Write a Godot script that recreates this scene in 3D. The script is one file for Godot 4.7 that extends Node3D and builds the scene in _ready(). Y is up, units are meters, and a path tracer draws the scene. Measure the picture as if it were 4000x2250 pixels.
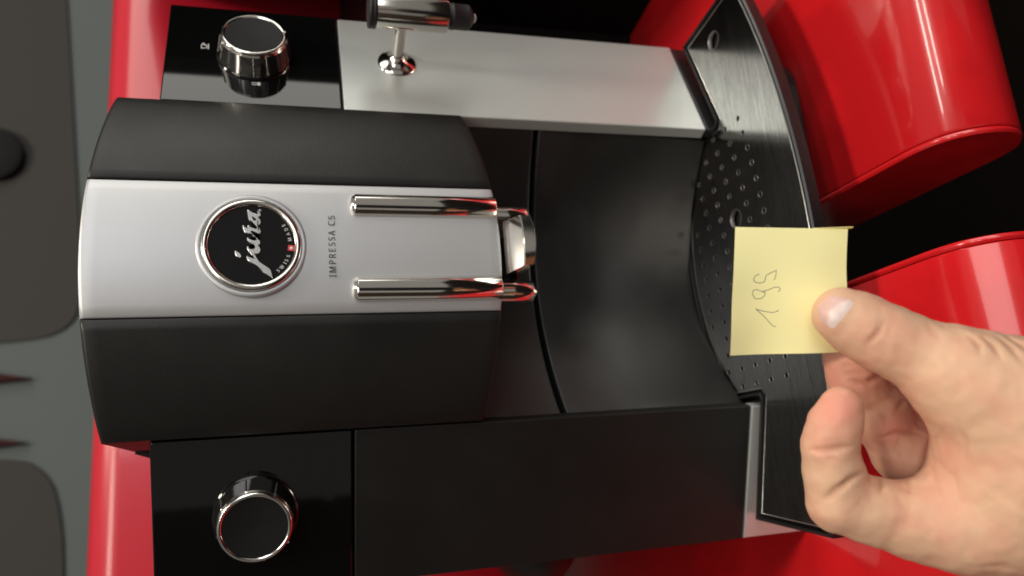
extends Node3D
# A bean-to-cup coffee machine on a red display shelf; a hand holds a yellow note in front of it.

var M := {}

# ---------------------------------------------------------------- helpers
func mat(called: String, c: Color, rough: float, metal := 0.0, spec := 0.5) -> StandardMaterial3D:
	var m := StandardMaterial3D.new()
	m.resource_name = called
	m.albedo_color = c.linear_to_srgb()
	m.roughness = rough
	m.metallic = metal
	m.metallic_specular = spec
	M[called] = m
	return m

func new_st() -> SurfaceTool:
	var st := SurfaceTool.new()
	st.begin(Mesh.PRIMITIVE_TRIANGLES)
	return st

func obj(called: String, st: SurfaceTool, m: Material, parent: Node = self) -> MeshInstance3D:
	st.generate_normals()
	var o := MeshInstance3D.new()
	o.name = called
	o.mesh = st.commit()
	o.material_override = m
	parent.add_child(o, true)
	return o

func thing(called: String, label: String, category: String, at := Vector3.ZERO, group := "") -> Node3D:
	var o := Node3D.new()
	o.name = called
	o.position = at
	add_child(o, true)
	return tag(o, label, category, group)

func tag(o: Node3D, label: String, category: String, group := "") -> Node3D:
	o.set_meta("label", label)
	o.set_meta("category", category)
	if group != "":
		o.set_meta("group", group)
	return o

func grid(st: SurfaceTool, p: Array, g := 0, flip := false) -> void:
	st.set_smooth_group(g)
	var n: int = p.size()
	var w: int = p[0].size()
	for i in n - 1:
		for j in w - 1:
			var q := [Vector2i(i, j), Vector2i(i, j + 1), Vector2i(i + 1, j + 1), Vector2i(i + 1, j)]
			var order := [0, 1, 2, 0, 2, 3]
			if flip:
				order = [0, 2, 1, 0, 3, 2]
			for k in order:
				var c: Vector2i = q[k]
				st.set_uv(Vector2(float(c.y) / (w - 1), float(c.x) / (n - 1)))
				st.add_vertex(p[c.x][c.y])

func cap(st: SurfaceTool, loop: PackedVector3Array, flip := false) -> void:
	st.set_smooth_group(-1)
	var n := Vector3.ZERO
	for i in loop.size():
		n += loop[i].cross(loop[(i + 1) % loop.size()])
	n = n.normalized()
	var u := n.cross(Vector3.UP if absf(n.y) < 0.9 else Vector3.RIGHT).normalized()
	var v := n.cross(u)
	var flat := PackedVector2Array()
	for q in loop:
		flat.append(Vector2(q.dot(u), q.dot(v)))
	var t := Geometry2D.triangulate_polygon(flat)
	for i in t.size() / 3:
		var o := [t[3 * i], t[3 * i + 1], t[3 * i + 2]]
		if flip:
			o = [o[0], o[2], o[1]]
		for k in o:
			st.set_uv(flat[k] * 10.0)
			st.add_vertex(loop[k])

func ring3(loop: PackedVector2Array, f: Transform3D, z: float) -> PackedVector3Array:
	var r := PackedVector3Array()
	for p in loop:
		r.append(f * Vector3(p.x, p.y, z))
	return r

func inset(loop: PackedVector2Array, d: float) -> PackedVector2Array:
	var s := 1.0 if Geometry2D.is_polygon_clockwise(loop) else -1.0
	var r := PackedVector2Array()
	var n := loop.size()
	for i in n:
		var a := (loop[i] - loop[(i + n - 1) % n]).normalized()
		var b := (loop[(i + 1) % n] - loop[i]).normalized()
		var na := Vector2(a.y, -a.x) * s
		var nb := Vector2(b.y, -b.x) * s
		var m := na + nb
		m = m / maxf(m.dot(na), 0.45)
		r.append(loop[i] + m * d)
	return r

# A plate: outline in the frame's x and y, from z0 (back) to z1 (front), the front edge rounded by bevel.
func plate(st: SurfaceTool, loop: PackedVector2Array, f: Transform3D, z0: float, z1: float, bevel := 0.0, back := true) -> void:
	var rows := [ring3(loop, f, z0)]
	if bevel > 0.0:
		rows.append(ring3(loop, f, z1 - bevel))
		rows.append(ring3(inset(loop, bevel * 0.3), f, z1 - bevel * 0.3))
		rows.append(ring3(inset(loop, bevel), f, z1))
	else:
		rows.append(ring3(loop, f, z1))
	for i in rows.size() - 1:
		var a: PackedVector3Array = rows[i]
		var b: PackedVector3Array = rows[i + 1]
		for j in loop.size():
			var k := (j + 1) % loop.size()
			st.set_smooth_group(-1)
			for v in [a[j], a[k], b[k], a[j], b[k], b[j]]:
				st.set_uv(Vector2(v.x + v.z, v.y) * 10.0)
				st.add_vertex(v)
	cap(st, rows[-1])
	if back:
		cap(st, rows[0], true)

func rect(x0: float, y0: float, x1: float, y1: float) -> PackedVector2Array:
	return PackedVector2Array([Vector2(x0, y0), Vector2(x1, y0), Vector2(x1, y1), Vector2(x0, y1)])

func round_rect(x0: float, y0: float, x1: float, y1: float, r: float, n := 4) -> PackedVector2Array:
	var o := PackedVector2Array()
	var cs := [Vector2(x1 - r, y1 - r), Vector2(x0 + r, y1 - r), Vector2(x0 + r, y0 + r), Vector2(x1 - r, y0 + r)]
	for k in 4:
		for i in n + 1:
			var a := PI / 2 * (k + float(i) / n)
			o.append(cs[k] + Vector2(cos(a), sin(a)) * r)
	return o

func circle(c: Vector2, r: float, n := 24, sy := 1.0) -> PackedVector2Array:
	var o := PackedVector2Array()
	for i in n:
		o.append(c + Vector2(cos(TAU * i / n), sin(TAU * i / n) * sy) * r)
	return o

# Turned about the frame's z axis; every profile is a smooth run of (radius, z), runs meet in sharp edges.
func lathe(st: SurfaceTool, runs: Array, f: Transform3D, n := 48) -> void:
	var g := 1
	for run in runs:
		var p := []
		for q in run:
			var row := PackedVector3Array()
			for i in n + 1:
				var a := TAU * (i % n) / n
				row.append(f * Vector3(cos(a) * q.x, sin(a) * q.x, q.y))
			p.append(row)
		grid(st, p, g)
		g += 1

func tube(st: SurfaceTool, path: PackedVector3Array, radii: Array, n := 16, g := 0, ends := true, flat := 1.0, hint := Vector3.UP) -> void:
	var rows := []
	var side := Vector3.ZERO
	for i in path.size():
		var t := (path[mini(i + 1, path.size() - 1)] - path[maxi(i - 1, 0)]).normalized()
		if side == Vector3.ZERO:
			side = t.cross(hint if absf(t.dot(hint)) < 0.9 else Vector3.RIGHT).normalized()
		side = (side - t * side.dot(t)).normalized()
		var up := t.cross(side)
		var row := PackedVector3Array()
		var r: float = radii[mini(i, radii.size() - 1)]
		for j in n + 1:
			var a := TAU * (j % n) / n
			row.append(path[i] + side * cos(a) * r + up * sin(a) * r * flat)
		rows.append(row)
	grid(st, rows, g)
	if ends:
		var a0: PackedVector3Array = rows[0]
		var a1: PackedVector3Array = rows[-1]
		cap(st, a0.slice(0, n))
		cap(st, a1.slice(0, n), true)

func frame(o: Vector3, x: Vector3, y: Vector3) -> Transform3D:
	return Transform3D(Basis(x, y, x.cross(y).normalized()), o)

func noise_tex(freq: float, lo: float, hi: float, size := 512, octaves := 4, sd := 1) -> NoiseTexture2D:
	var n := FastNoiseLite.new()
	n.seed = sd
	n.frequency = freq
	n.fractal_octaves = octaves
	var t := NoiseTexture2D.new()
	t.width = size
	t.height = size
	t.seamless = true
	t.noise = n
	var g := Gradient.new()
	g.set_color(0, Color(lo, lo, lo))
	g.set_color(1, Color(hi, hi, hi))
	t.color_ramp = g
	return t

func bump_tex(freq: float, strength: float, size := 512, sd := 5) -> NoiseTexture2D:
	var n := FastNoiseLite.new()
	n.seed = sd
	n.frequency = freq
	n.fractal_octaves = 3
	var t := NoiseTexture2D.new()
	t.width = size
	t.height = size
	t.seamless = true
	t.as_normal_map = true
	t.bump_strength = strength
	t.noise = n
	return t

func triplanar(m: StandardMaterial3D, s: float) -> void:
	m.uv1_triplanar = true
	m.uv1_world_triplanar = true
	m.uv1_scale = Vector3(s, s, s)

func lettering(called: String, text: String, height: float, depth: float, f: Transform3D, m: Material, parent: Node, gap := 0) -> MeshInstance3D:
	var sys := SystemFont.new()
	sys.font_names = PackedStringArray(["Droid Sans"])
	var font := FontVariation.new()
	font.base_font = sys
	font.spacing_glyph = gap
	var t := TextMesh.new()
	t.font = font
	t.text = text
	t.font_size = 64
	t.pixel_size = 0.01
	t.depth = depth * 0.46 / height
	t.curve_step = 1.0
	var o := MeshInstance3D.new()
	o.name = called
	o.mesh = t
	o.material_override = m
	o.transform = f * Transform3D(Basis.from_scale(Vector3.ONE * height / 0.46), Vector3.ZERO)
	parent.add_child(o, true)
	return o

# ---------------------------------------------------------------- scene
func _ready() -> void:
	camera_and_light()
	materials()
	surroundings()
	coffee_machine()
	drip_tray()
	note()
	person()

func lamp(label: String, at: Vector3, size: Vector2, energy: float, tint: Color, look: Vector3, group := "ceiling lamps of the shop") -> void:
	var t := thing("area_lamp", label, "lamp", at, group)  # also carries the two added light panels, which hang on no ceiling
	var z := (look - at).normalized()
	var x := Vector3.RIGHT if absf(z.x) < 0.9 else Vector3.FORWARD
	x = (x - z * x.dot(z)).normalized()
	t.basis = Basis(x, z.cross(x), z)
	var st := new_st()
	plate(st, round_rect(-size.x / 2 - 0.02, -size.y / 2 - 0.02, size.x / 2 + 0.02, size.y / 2 + 0.02, 0.015), Transform3D(), -0.05, -0.004, 0.004)
	obj("housing", st, M["lamp_housing"], t)
	st = new_st()
	plate(st, rect(-size.x / 2, -size.y / 2, size.x / 2, size.y / 2), Transform3D(), -0.003, 0.002)
	var g := mat("lamp_glow", Color(0.8, 0.8, 0.8), 0.6)
	g.emission_enabled = true
	g.emission = tint
	g.emission_energy_multiplier = 2.0
	obj("diffuser", st, g, t)
	var l := AreaLight3D.new()
	l.name = "light"
	l.area_size = size
	l.light_color = tint
	l.light_energy = energy
	l.shadow_enabled = true
	l.area_range = 12.0
	l.position = Vector3(0, 0, 0.012)
	l.rotation.y = PI
	t.add_child(l)

func camera_and_light() -> void:
	var c := Camera3D.new()
	c.name = "camera"
	c.transform = Transform3D(Basis(Vector3(-0.0807603, -0.95898133, 0.27172153), Vector3(0.96839424, -0.01094819, 0.24918413), Vector3(-0.23598807, 0.28325775, 0.92955617)).orthonormalized(), Vector3(-0.1, 0.2926, 0.3426))
	c.fov = 40.836
	c.near = 0.01
	var lens := CameraAttributesPhysical.new()   # a phone's small lens: only what is far blurs
	lens.frustum_focal_length = 32.24
	lens.frustum_focus_distance = 0.28
	lens.exposure_aperture = 12.5
	c.attributes = lens
	c.far = 50.0
	add_child(c)
	var e := Environment.new()
	e.background_mode = Environment.BG_COLOR
	e.background_color = Color(0.60, 0.585, 0.56)
	e.background_energy_multiplier = 0.62
	e.tonemap_mode = Environment.TONE_MAPPER_LINEAR
	e.tonemap_exposure = 1.12
	e.sdfgi_enabled = true
	e.ssao_enabled = true
	e.ssil_enabled = true
	var w := WorldEnvironment.new()
	w.name = "environment"
	w.environment = e
	add_child(w)
	mat("lamp_housing", Color(0.5, 0.5, 0.5), 0.5)
	lamp("small square ceiling lamp almost straight above the coffee machine", Vector3(0.30, 2.1, 0.46), Vector2(0.24, 0.24), 2.15, Color(1.0, 0.95, 0.88), Vector3(0.0, 0.1, 0.0))
	lamp("nearer of the two long ceiling lamps over the aisle", Vector3(-0.45, 2.3, 1.55), Vector2(1.3, 0.12), 0.95, Color(1.0, 0.96, 0.91), Vector3(0.0, 0.2, 0.0))
	lamp("farther of the two long ceiling lamps over the aisle", Vector3(-0.45, 2.3, 2.15), Vector2(1.3, 0.12), 0.95, Color(1.0, 0.96, 0.91), Vector3(0.0, 0.2, 0.0))
	lamp("added tall light panel standing in for the bright shop right of the shelf", Vector3(2.25, 1.0, 1.15), Vector2(2.0, 1.7), 0.85, Color(1.0, 0.985, 0.95), Vector3(0.1, 0.3, 0.0), "")  # unseen panel added in place of the bright shop on this side
	lamp("added wide fill light panel far in front of the shelf", Vector3(0.95, 1.45, 3.1), Vector2(2.0, 1.2), 0.85, Color(0.98, 0.985, 1.0), Vector3(0.0, 0.3, 0.0), "")  # unseen panel added as front fill for the silver

func materials() -> void:
	var m := mat("silver", Color(0.56, 0.585, 0.56), 0.40, 0.5)
	m.roughness_texture = noise_tex(0.02, 0.85, 1.0)
	m.normal_enabled = true
	m.normal_texture = bump_tex(0.25, 1.0)
	m.normal_scale = 0.05
	triplanar(m, 14.0)
	m = mat("silver_stripe", Color(0.50, 0.51, 0.52), 0.43, 0.5)
	m.normal_enabled = true
	m.normal_texture = M["silver"].normal_texture
	m.normal_scale = 0.14
	triplanar(m, 14.0)
	m = mat("matte_black", Color(0.0165, 0.0157, 0.0138), 0.52, 0.0, 0.42)
	m.albedo_texture = dust_texture(0.76, 31)
	m.roughness_texture = noise_tex(0.006, 0.72, 1.0, 512, 6, 3)
	m.normal_enabled = true
	m.normal_texture = bump_tex(0.3, 1.0, 512, 9)
	m.normal_scale = 0.10
	triplanar(m, 4.0)
	m = mat("recess_black", Color(0.0165, 0.0165, 0.0155), 0.44)
	m.albedo_texture = smudge_texture(0.68, 1.0, 41)
	m.roughness_texture = noise_tex(0.008, 0.66, 1.0, 512, 5, 4)
	triplanar(m, 2.6)
	m = mat("gloss_black", Color(0.003, 0.003, 0.003), 0.04)
	mat("chrome", Color(0.85, 0.82, 0.77), 0.12, 1.0)
	mat("chrome_dull", Color(0.66, 0.63, 0.58), 0.16, 1.0)
	mat("script_metal", Color(0.82, 0.81, 0.79), 0.22, 1.0)
	mat("badge_black", Color(0.004, 0.004, 0.005), 0.08)
	mat("knob_black", Color(0.009, 0.009, 0.009), 0.5, 0.0, 0.35)
	mat("rubber", Color(0.014, 0.014, 0.014), 0.55)
	mat("gap_black", Color(0.002, 0.002, 0.002), 0.9)
	mat("ink", Color(0.02, 0.02, 0.022), 0.6)
	mat("white_print", Color(0.7, 0.7, 0.7), 0.6)
	mat("red_print", Color(0.6, 0.03, 0.03), 0.5)
	m = mat("red_gloss", Color(0.77, 0.015, 0.020), 0.24)
	m.clearcoat_enabled = true
	m.clearcoat = 0.7
	m.clearcoat_roughness = 0.05
	m.albedo_texture = dust_texture(0.90, 51)
	m.roughness_texture = noise_tex(0.01, 0.7, 1.0, 512, 5, 8)
	triplanar(m, 2.5)
	m = mat("rim_steel", Color(0.26, 0.255, 0.245), 0.42, 0.9)
	mat("edge_steel", Color(0.6, 0.6, 0.58), 0.3, 0.95)
	m = mat("dim_red_gloss", Color(0.50, 0.012, 0.028), 0.3)  # the shelf red, darkened for the dimmer light behind the machine
	m.clearcoat_enabled = true
	m.clearcoat = 0.55
	m.clearcoat_roughness = 0.08
	m = mat("tray_plate", Color(0.86, 0.855, 0.835), 0.22, 1.0)
	m.albedo_texture = scratch_texture(0.62, 1.0, 11)
	m.roughness_texture = scratch_texture(0.55, 1.0, 12)
	triplanar(m, 9.0)
	m = mat("tray_black", Color(0.012, 0.012, 0.012), 0.3)
	mat("wall_grey", Color(0.105, 0.120, 0.118), 0.8, 0.0, 0.2)
	mat("shade_brown", Color(0.050, 0.047, 0.045), 0.85, 0.0, 0.2)  # tone of the wall's shade, for the flat sheets on it
	mat("floor_dark", Color(0.008, 0.006, 0.005), 0.9, 0.0, 0.1)
	mat("appliance_black", Color(0.003, 0.003, 0.003), 0.6, 0.0, 0.25)
	mat("blocker_brown", Color(0.030, 0.019, 0.013), 0.6, 0.0, 0.3)
	mat("bracket_red", Color(0.040, 0.013, 0.013), 0.8, 0.0, 0.2)
	mat("disc_grey", Color(0.016, 0.016, 0.016), 0.8, 0.0, 0.2)
	mat("sleeve_cloth", Color(0.02, 0.022, 0.03), 0.9)
	m = mat("skin", Color(1, 1, 1), 0.55, 0.0, 0.4)
	m.vertex_color_use_as_albedo = true
	m.subsurf_scatter_enabled = true
	m.subsurf_scatter_strength = 0.12
	m.normal_enabled = true
	m.normal_texture = bump_tex(0.08, 2.0, 512, 21)
	m.normal_scale = 0.34
	triplanar(m, 40.0)
	mat("face_skin", Color(0.42, 0.24, 0.15), 0.6)
	m = mat("nail", Color(1, 1, 1), 0.38)
	m.vertex_color_use_as_albedo = true

# A flat tone with sparse dust specks, hairs and faint rubbed patches.
func dust_texture(level: float, sd: int) -> ImageTexture:
	var im := smudge_image(level - 0.05, level + 0.05, sd)
	var r := RandomNumberGenerator.new()
	r.seed = sd
	for i in 150:
		var v := lerpf(level + 0.06, 1.0, pow(r.randf(), 2.0))
		var p := Vector2i(r.randi_range(0, 1022), r.randi_range(0, 1022))
		im.set_pixel(p.x, p.y, Color(v, v, v))
		if i % 3 == 0:
			im.set_pixel(p.x + 1, p.y, Color(v, v, v))
	for i in 16:
		var x := r.randf() * 1024
		var y := r.randf() * 1024
		var a := r.randf() * PI
		var v := level + r.randf() * 0.14
		for k in r.randi_range(15, 70):
			a += r.randfn(0.0, 0.04)
			x += cos(a)
			y += sin(a)
			im.set_pixel(posmod(int(x), 1024), posmod(int(y), 1024), Color(v, v, v))
	return ImageTexture.create_from_image(im)

func smudge_image(lo: float, hi: float, sd: int) -> Image:
	var n := FastNoiseLite.new()
	n.seed = sd
	n.frequency = 0.006
	n.fractal_octaves = 5
	var im := n.get_seamless_image(1024, 1024)
	im.convert(Image.FORMAT_L8)
	var data := im.get_data()
	for i in data.size():
		data[i] = int(255.0 * lerpf(lo, hi, smoothstep(0.42, 0.85, data[i] / 255.0)))
	return Image.create_from_data(1024, 1024, false, Image.FORMAT_L8, data)

func smudge_texture(lo: float, hi: float, sd: int) -> ImageTexture:
	return ImageTexture.create_from_image(smudge_image(lo, hi, sd))

# Fine scratches mostly one way, some across: grain for the steel plate.
func scratch_texture(lo: float, hi: float, sd: int) -> ImageTexture:
	var im := Image.create(512, 512, false, Image.FORMAT_L8)
	im.fill(Color(hi, hi, hi).lerp(Color(lo, lo, lo), 0.35))
	var r := RandomNumberGenerator.new()
	r.seed = sd
	for i in 1500:
		var v := lerpf(lo, hi, r.randf())
		var x := r.randf() * 512
		var y := r.randf() * 512
		var a := r.randfn(0.0, 0.05) if i % 6 else r.randfn(0.5, 0.5)
		var n := int(20 + r.randf() * 130) if i % 6 else int(8 + r.randf() * 40)
		for k in n:
			im.set_pixel(posmod(int(x + cos(a) * k), 512), posmod(int(y + sin(a) * k), 512), Color(v, v, v))
	return ImageTexture.create_from_image(im)

# ---------------------------------------------------------------- the shelf and what stands round it
func surroundings() -> void:
	var st := new_st()
	plate(st, rect(-3, -3, 3, 3), frame(Vector3(0, -0.9, 0), Vector3.RIGHT, Vector3.FORWARD), -0.05, 0.0)
	var o := obj("floor", st, M["floor_dark"])
	o.set_meta("kind", "structure")
	st = new_st()
	plate(st, rect(-3, -0.9, 3, 2.6), frame(Vector3(0, 0, -1.05), Vector3.RIGHT, Vector3.UP), -0.05, 0.0)
	o = obj("back_wall", st, M["wall_grey"])
	o.set_meta("kind", "structure")

	# the red display shelf: two slabs with a slot between them, and the upright back
	var t := thing("display_shelf", "glossy red shelf with rounded front edge and a slot, under the coffee machine", "shelf")
	var prof := PackedVector2Array()   # z, y
	for q in [Vector2(-0.44, 0.03), Vector2(0.0, 0.03), Vector2(0.06, 0.03), Vector2(0.086, 0.0300), Vector2(0.093, 0.0295), Vector2(0.0985, 0.0284), Vector2(0.1025, 0.0270), Vector2(0.1062, 0.0247), Vector2(0.1100, 0.0215), Vector2(0.1132, 0.0175), Vector2(0.1155, 0.0130), Vector2(0.1168, 0.0085), Vector2(0.1173, 0.004), Vector2(0.1168, -0.0005), Vector2(0.1155, -0.0045), Vector2(0.1130, -0.0085), Vector2(0.1095, -0.0125), Vector2(0.1050, -0.0160), Vector2(0.0990, -0.0182), Vector2(0.0930, -0.0190), Vector2(0.08, -0.0192), Vector2(-0.44, -0.0192)]:
		prof.append(q)
	for s in [[0.0218, 0.9], [-0.9, -0.0213]]:
		st = new_st()
		slab(st, prof, s[0] + 0.0032, s[1] - 0.0032)
		obj("shelf_slab", st, M["red_gloss"], t)
		for e in [[s[0], s[0] + 0.0028], [s[1] - 0.0028, s[1]]]:
			st = new_st()
			slab(st, prof, e[0], e[1])
			obj("end_cap", st, M["red_gloss"], t)
	var bp := PackedVector2Array()
	bp.append_array([Vector2(-0.44, 0.031), Vector2(-0.42, 0.031), Vector2(-0.42, 0.2), Vector2(-0.42, 0.43)])
	for i in 9:
		var a := PI / 2 * (i + 1) / 9.0
		bp.append(Vector2(-0.45 + 0.03 * cos(a), 0.43 + 0.03 * sin(a)))
	bp.append_array([Vector2(-0.5, 0.46), Vector2(-0.5, 0.44), Vector2(-0.44, 0.42)])
	st = new_st()
	slab(st, bp, -0.9, 0.9)
	obj("back_panel", st, M["dim_red_gloss"], t)

	# what stands beside and behind, some pieces added for shade and dark reflections
	var ap := thing("black_appliance", "tall black appliance with an overhanging head, right of the coffee machine", "appliance")
	var lay := Transform3D(Basis(Vector3.RIGHT, Vector3.BACK, Vector3.UP), Vector3.ZERO)
	st = new_st()
	plate(st, inset(PackedVector2Array([Vector2(0.205, -0.152), Vector2(0.226, -0.146), Vector2(0.238, -0.07), Vector2(0.238, 0.03), Vector2(0.62, 0.03), Vector2(0.62, -0.41), Vector2(0.35, -0.41)]), 0.0), lay, 0.0305, 0.231, 0.004)
	obj("appliance_body", st, M["appliance_black"], ap)  # body widened over a shaded gap, unseen front added to block side light
	st = new_st()
	plate(st, PackedVector2Array([Vector2(0.203, -0.085), Vector2(0.206, 0.022), Vector2(0.214, 0.034), Vector2(0.228, 0.040), Vector2(0.62, 0.04), Vector2(0.62, -0.40), Vector2(0.41, -0.40)]), lay, 0.2315, 0.43, 0.006)
	obj("appliance_head", st, M["appliance_black"], ap)
	var blocker := thing("dark_blocker", "added dark brown block in cabinet form, unseen, for dark reflections", "cabinet", Vector3(-1.2, -0.9, 0.62))  # unseen block added to darken the left and band the chrome reflections
	for q in [["blocker_body", rect(-0.25, 0.0, 0.25, 2.3), -0.45, 0.28], ["blocker_door", rect(-0.24, 0.06, 0.24, 1.10), 0.285, 0.30], ["blocker_door", rect(-0.24, 1.12, 0.24, 2.26), 0.285, 0.30]]:
		st = new_st()
		plate(st, q[1], Transform3D(), q[2], q[3], 0.004)
		obj(q[0], st, M["blocker_brown"], blocker)
	var boards := [  # flat dark sheets that put the wall's soft shade into colour
		[[0.17, 0.70, 0.19, 0.63, 0.24, 0.612, 0.34, 0.62, 0.8, 0.662, 1.7, 0.75, 1.7, 1.3, 0.15, 1.3], "dark sheet on the grey wall painting its shade, behind the round disc"],
		[[0.0, 1.3, -0.005, 0.70, -0.03, 0.655, -0.075, 0.63, -0.2, 0.615, -1.7, 0.56, -1.7, 1.3], "dark sheet on the grey wall painting its shade, above the left side of the machine"]]
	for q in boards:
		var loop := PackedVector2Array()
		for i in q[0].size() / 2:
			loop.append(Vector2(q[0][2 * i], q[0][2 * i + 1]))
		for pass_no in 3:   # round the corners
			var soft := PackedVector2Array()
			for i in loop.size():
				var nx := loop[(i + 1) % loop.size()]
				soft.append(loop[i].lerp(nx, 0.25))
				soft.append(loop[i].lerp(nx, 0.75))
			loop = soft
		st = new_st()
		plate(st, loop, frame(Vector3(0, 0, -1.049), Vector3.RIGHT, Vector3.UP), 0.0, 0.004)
		tag(obj("shade_board", st, M["shade_brown"]), q[1], "board", "shade sheets on the grey wall")
	st = new_st()
	lathe(st, [[Vector2(0.0001, 0.02), Vector2(0.040, 0.02), Vector2(0.046, 0.014)], [Vector2(0.046, 0.014), Vector2(0.046, 0.0)]], frame(Vector3(0.490, 0.755, -1.0448), Vector3.RIGHT, Vector3.UP))
	tag(obj("round_disc", st, M["disc_grey"]), "dark grey round disc fixed to the wall shade sheet", "disc")
	for q in [[Vector3(0.112, 0.680, -1.049), "dark red triangular bracket on the grey wall, nearer the round disc"], [Vector3(0.012, 0.680, -1.049), "dark red triangular bracket on the grey wall, at the edge of the left shade sheet"]]:
		st = new_st()
		plate(st, PackedVector2Array([Vector2(0, -0.003), Vector2(0.024, 0.118), Vector2(-0.010, 0.118)]), frame(q[0], Vector3.RIGHT, Vector3.UP), 0.001, 0.016, 0.002)
		tag(obj("shelf_bracket", st, M["bracket_red"]), q[1], "bracket")

func slab(st: SurfaceTool, prof: PackedVector2Array, x0: float, x1: float) -> void:
	var rows := []
	for x in [x0, x1]:
		var row := PackedVector3Array()
		for q in prof:
			row.append(Vector3(x, q.y, q.x))
		rows.append(row)
	var e := 0.0009
	var a: PackedVector3Array = ring_yz(inset(prof, e), x0)
	var b: PackedVector3Array = ring_yz(inset(prof, e), x1)
	for r in rows:
		for i in r.size():
			r[i].x += e if r == rows[0] else -e
	for pair in [[a, rows[0]], [rows[0], rows[1]], [rows[1], b]]:
		var closed := []
		for r in pair:
			var c: PackedVector3Array = r.duplicate()
			c.append(c[0])
			closed.append(c)
		grid(st, closed, 3)
	cap(st, a)
	cap(st, b, true)

func ring_yz(p: PackedVector2Array, x: float) -> PackedVector3Array:
	var r := PackedVector3Array()
	for q in p:
		r.append(Vector3(x, q.y, q.x))
	return r

# ---------------------------------------------------------------- the coffee machine
func hood_z(x: float) -> float:
	return 0.0247 - 3.97 * x * x

func hood_piece(x0: float, x1: float, n: int) -> SurfaceTool:
	var st := new_st()
	var cols := []
	for i in n + 1:
		var x := lerpf(x0, x1, float(i) / n)
		var z := hood_z(x)
		var edge := 0.0005 if (i == 0 or i == n) else 0.0
		var yt := 0.3684 - 1.14 * x * x
		var yb := 0.1990 + 1.46 * x * x
		var c := PackedVector3Array()
		c.append(Vector3(x, yb + 0.002, -0.02))
		for q in [Vector2(0.0, -0.0016), Vector2(0.0003, -0.0007), Vector2(0.0009, -0.0002), Vector2(0.0017, 0.0)]:
			c.append(Vector3(x, yb + q.x, z + q.y - edge))
		for k in 9:
			c.append(Vector3(x, lerpf(yb + 0.006, yt - 0.006, k / 8.0), z - edge))
		for q in [Vector2(0.0017, 0.0), Vector2(0.0009, -0.0002), Vector2(0.0003, -0.0007), Vector2(0.0, -0.0016)]:
			c.append(Vector3(x, yt - q.x, z + q.y - edge))
		c.append(Vector3(x, yt - 0.006, -0.25))
		cols.append(c)
		if i == 0 or i == n:   # soft edge next to the groove
			var c2 := c.duplicate()
			for j in c2.size():
				c2[j].x += 0.0005 if i == 0 else -0.0005
				c2[j].z += edge
			if i == 0:
				cols.append(c2)
			else:
				cols.insert(cols.size() - 1, c2)
	grid(st, cols, 1)
	cap(st, cols[0])
	cap(st, cols[-1], true)
	return st

func wall_z(x: float) -> float:
	return -0.033 + 5.0 * x * x

func recess(x: float, y0: float, y1: float, depth: float, lean := 0.0) -> SurfaceTool:
	var st := new_st()
	var cols := []
	for i in 25:
		var q := lerpf(-x, x, i / 24.0)
		var z := wall_z(q)
		var c := PackedVector3Array()
		for v in [Vector2(y0, -depth), Vector2(y0, -0.0008), Vector2(y0 + 0.0003, -0.0002), Vector2(y0 + 0.001, 0.0), Vector2(y1 - 0.001, 0.0), Vector2(y1 - 0.0003, -0.0002), Vector2(y1, -0.0008), Vector2(y1, -depth)]:
			var back: float = lean * (1.0 - (v.x - y0) / (y1 - y0)) * (0.0125 - 1.3 * q * q)
			c.append(Vector3(q, v.x, z + v.y - back))
		cols.append(c)
	grid(st, cols, 1)
	cap(st, cols[0])
	cap(st, cols[-1], true)
	return st

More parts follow.
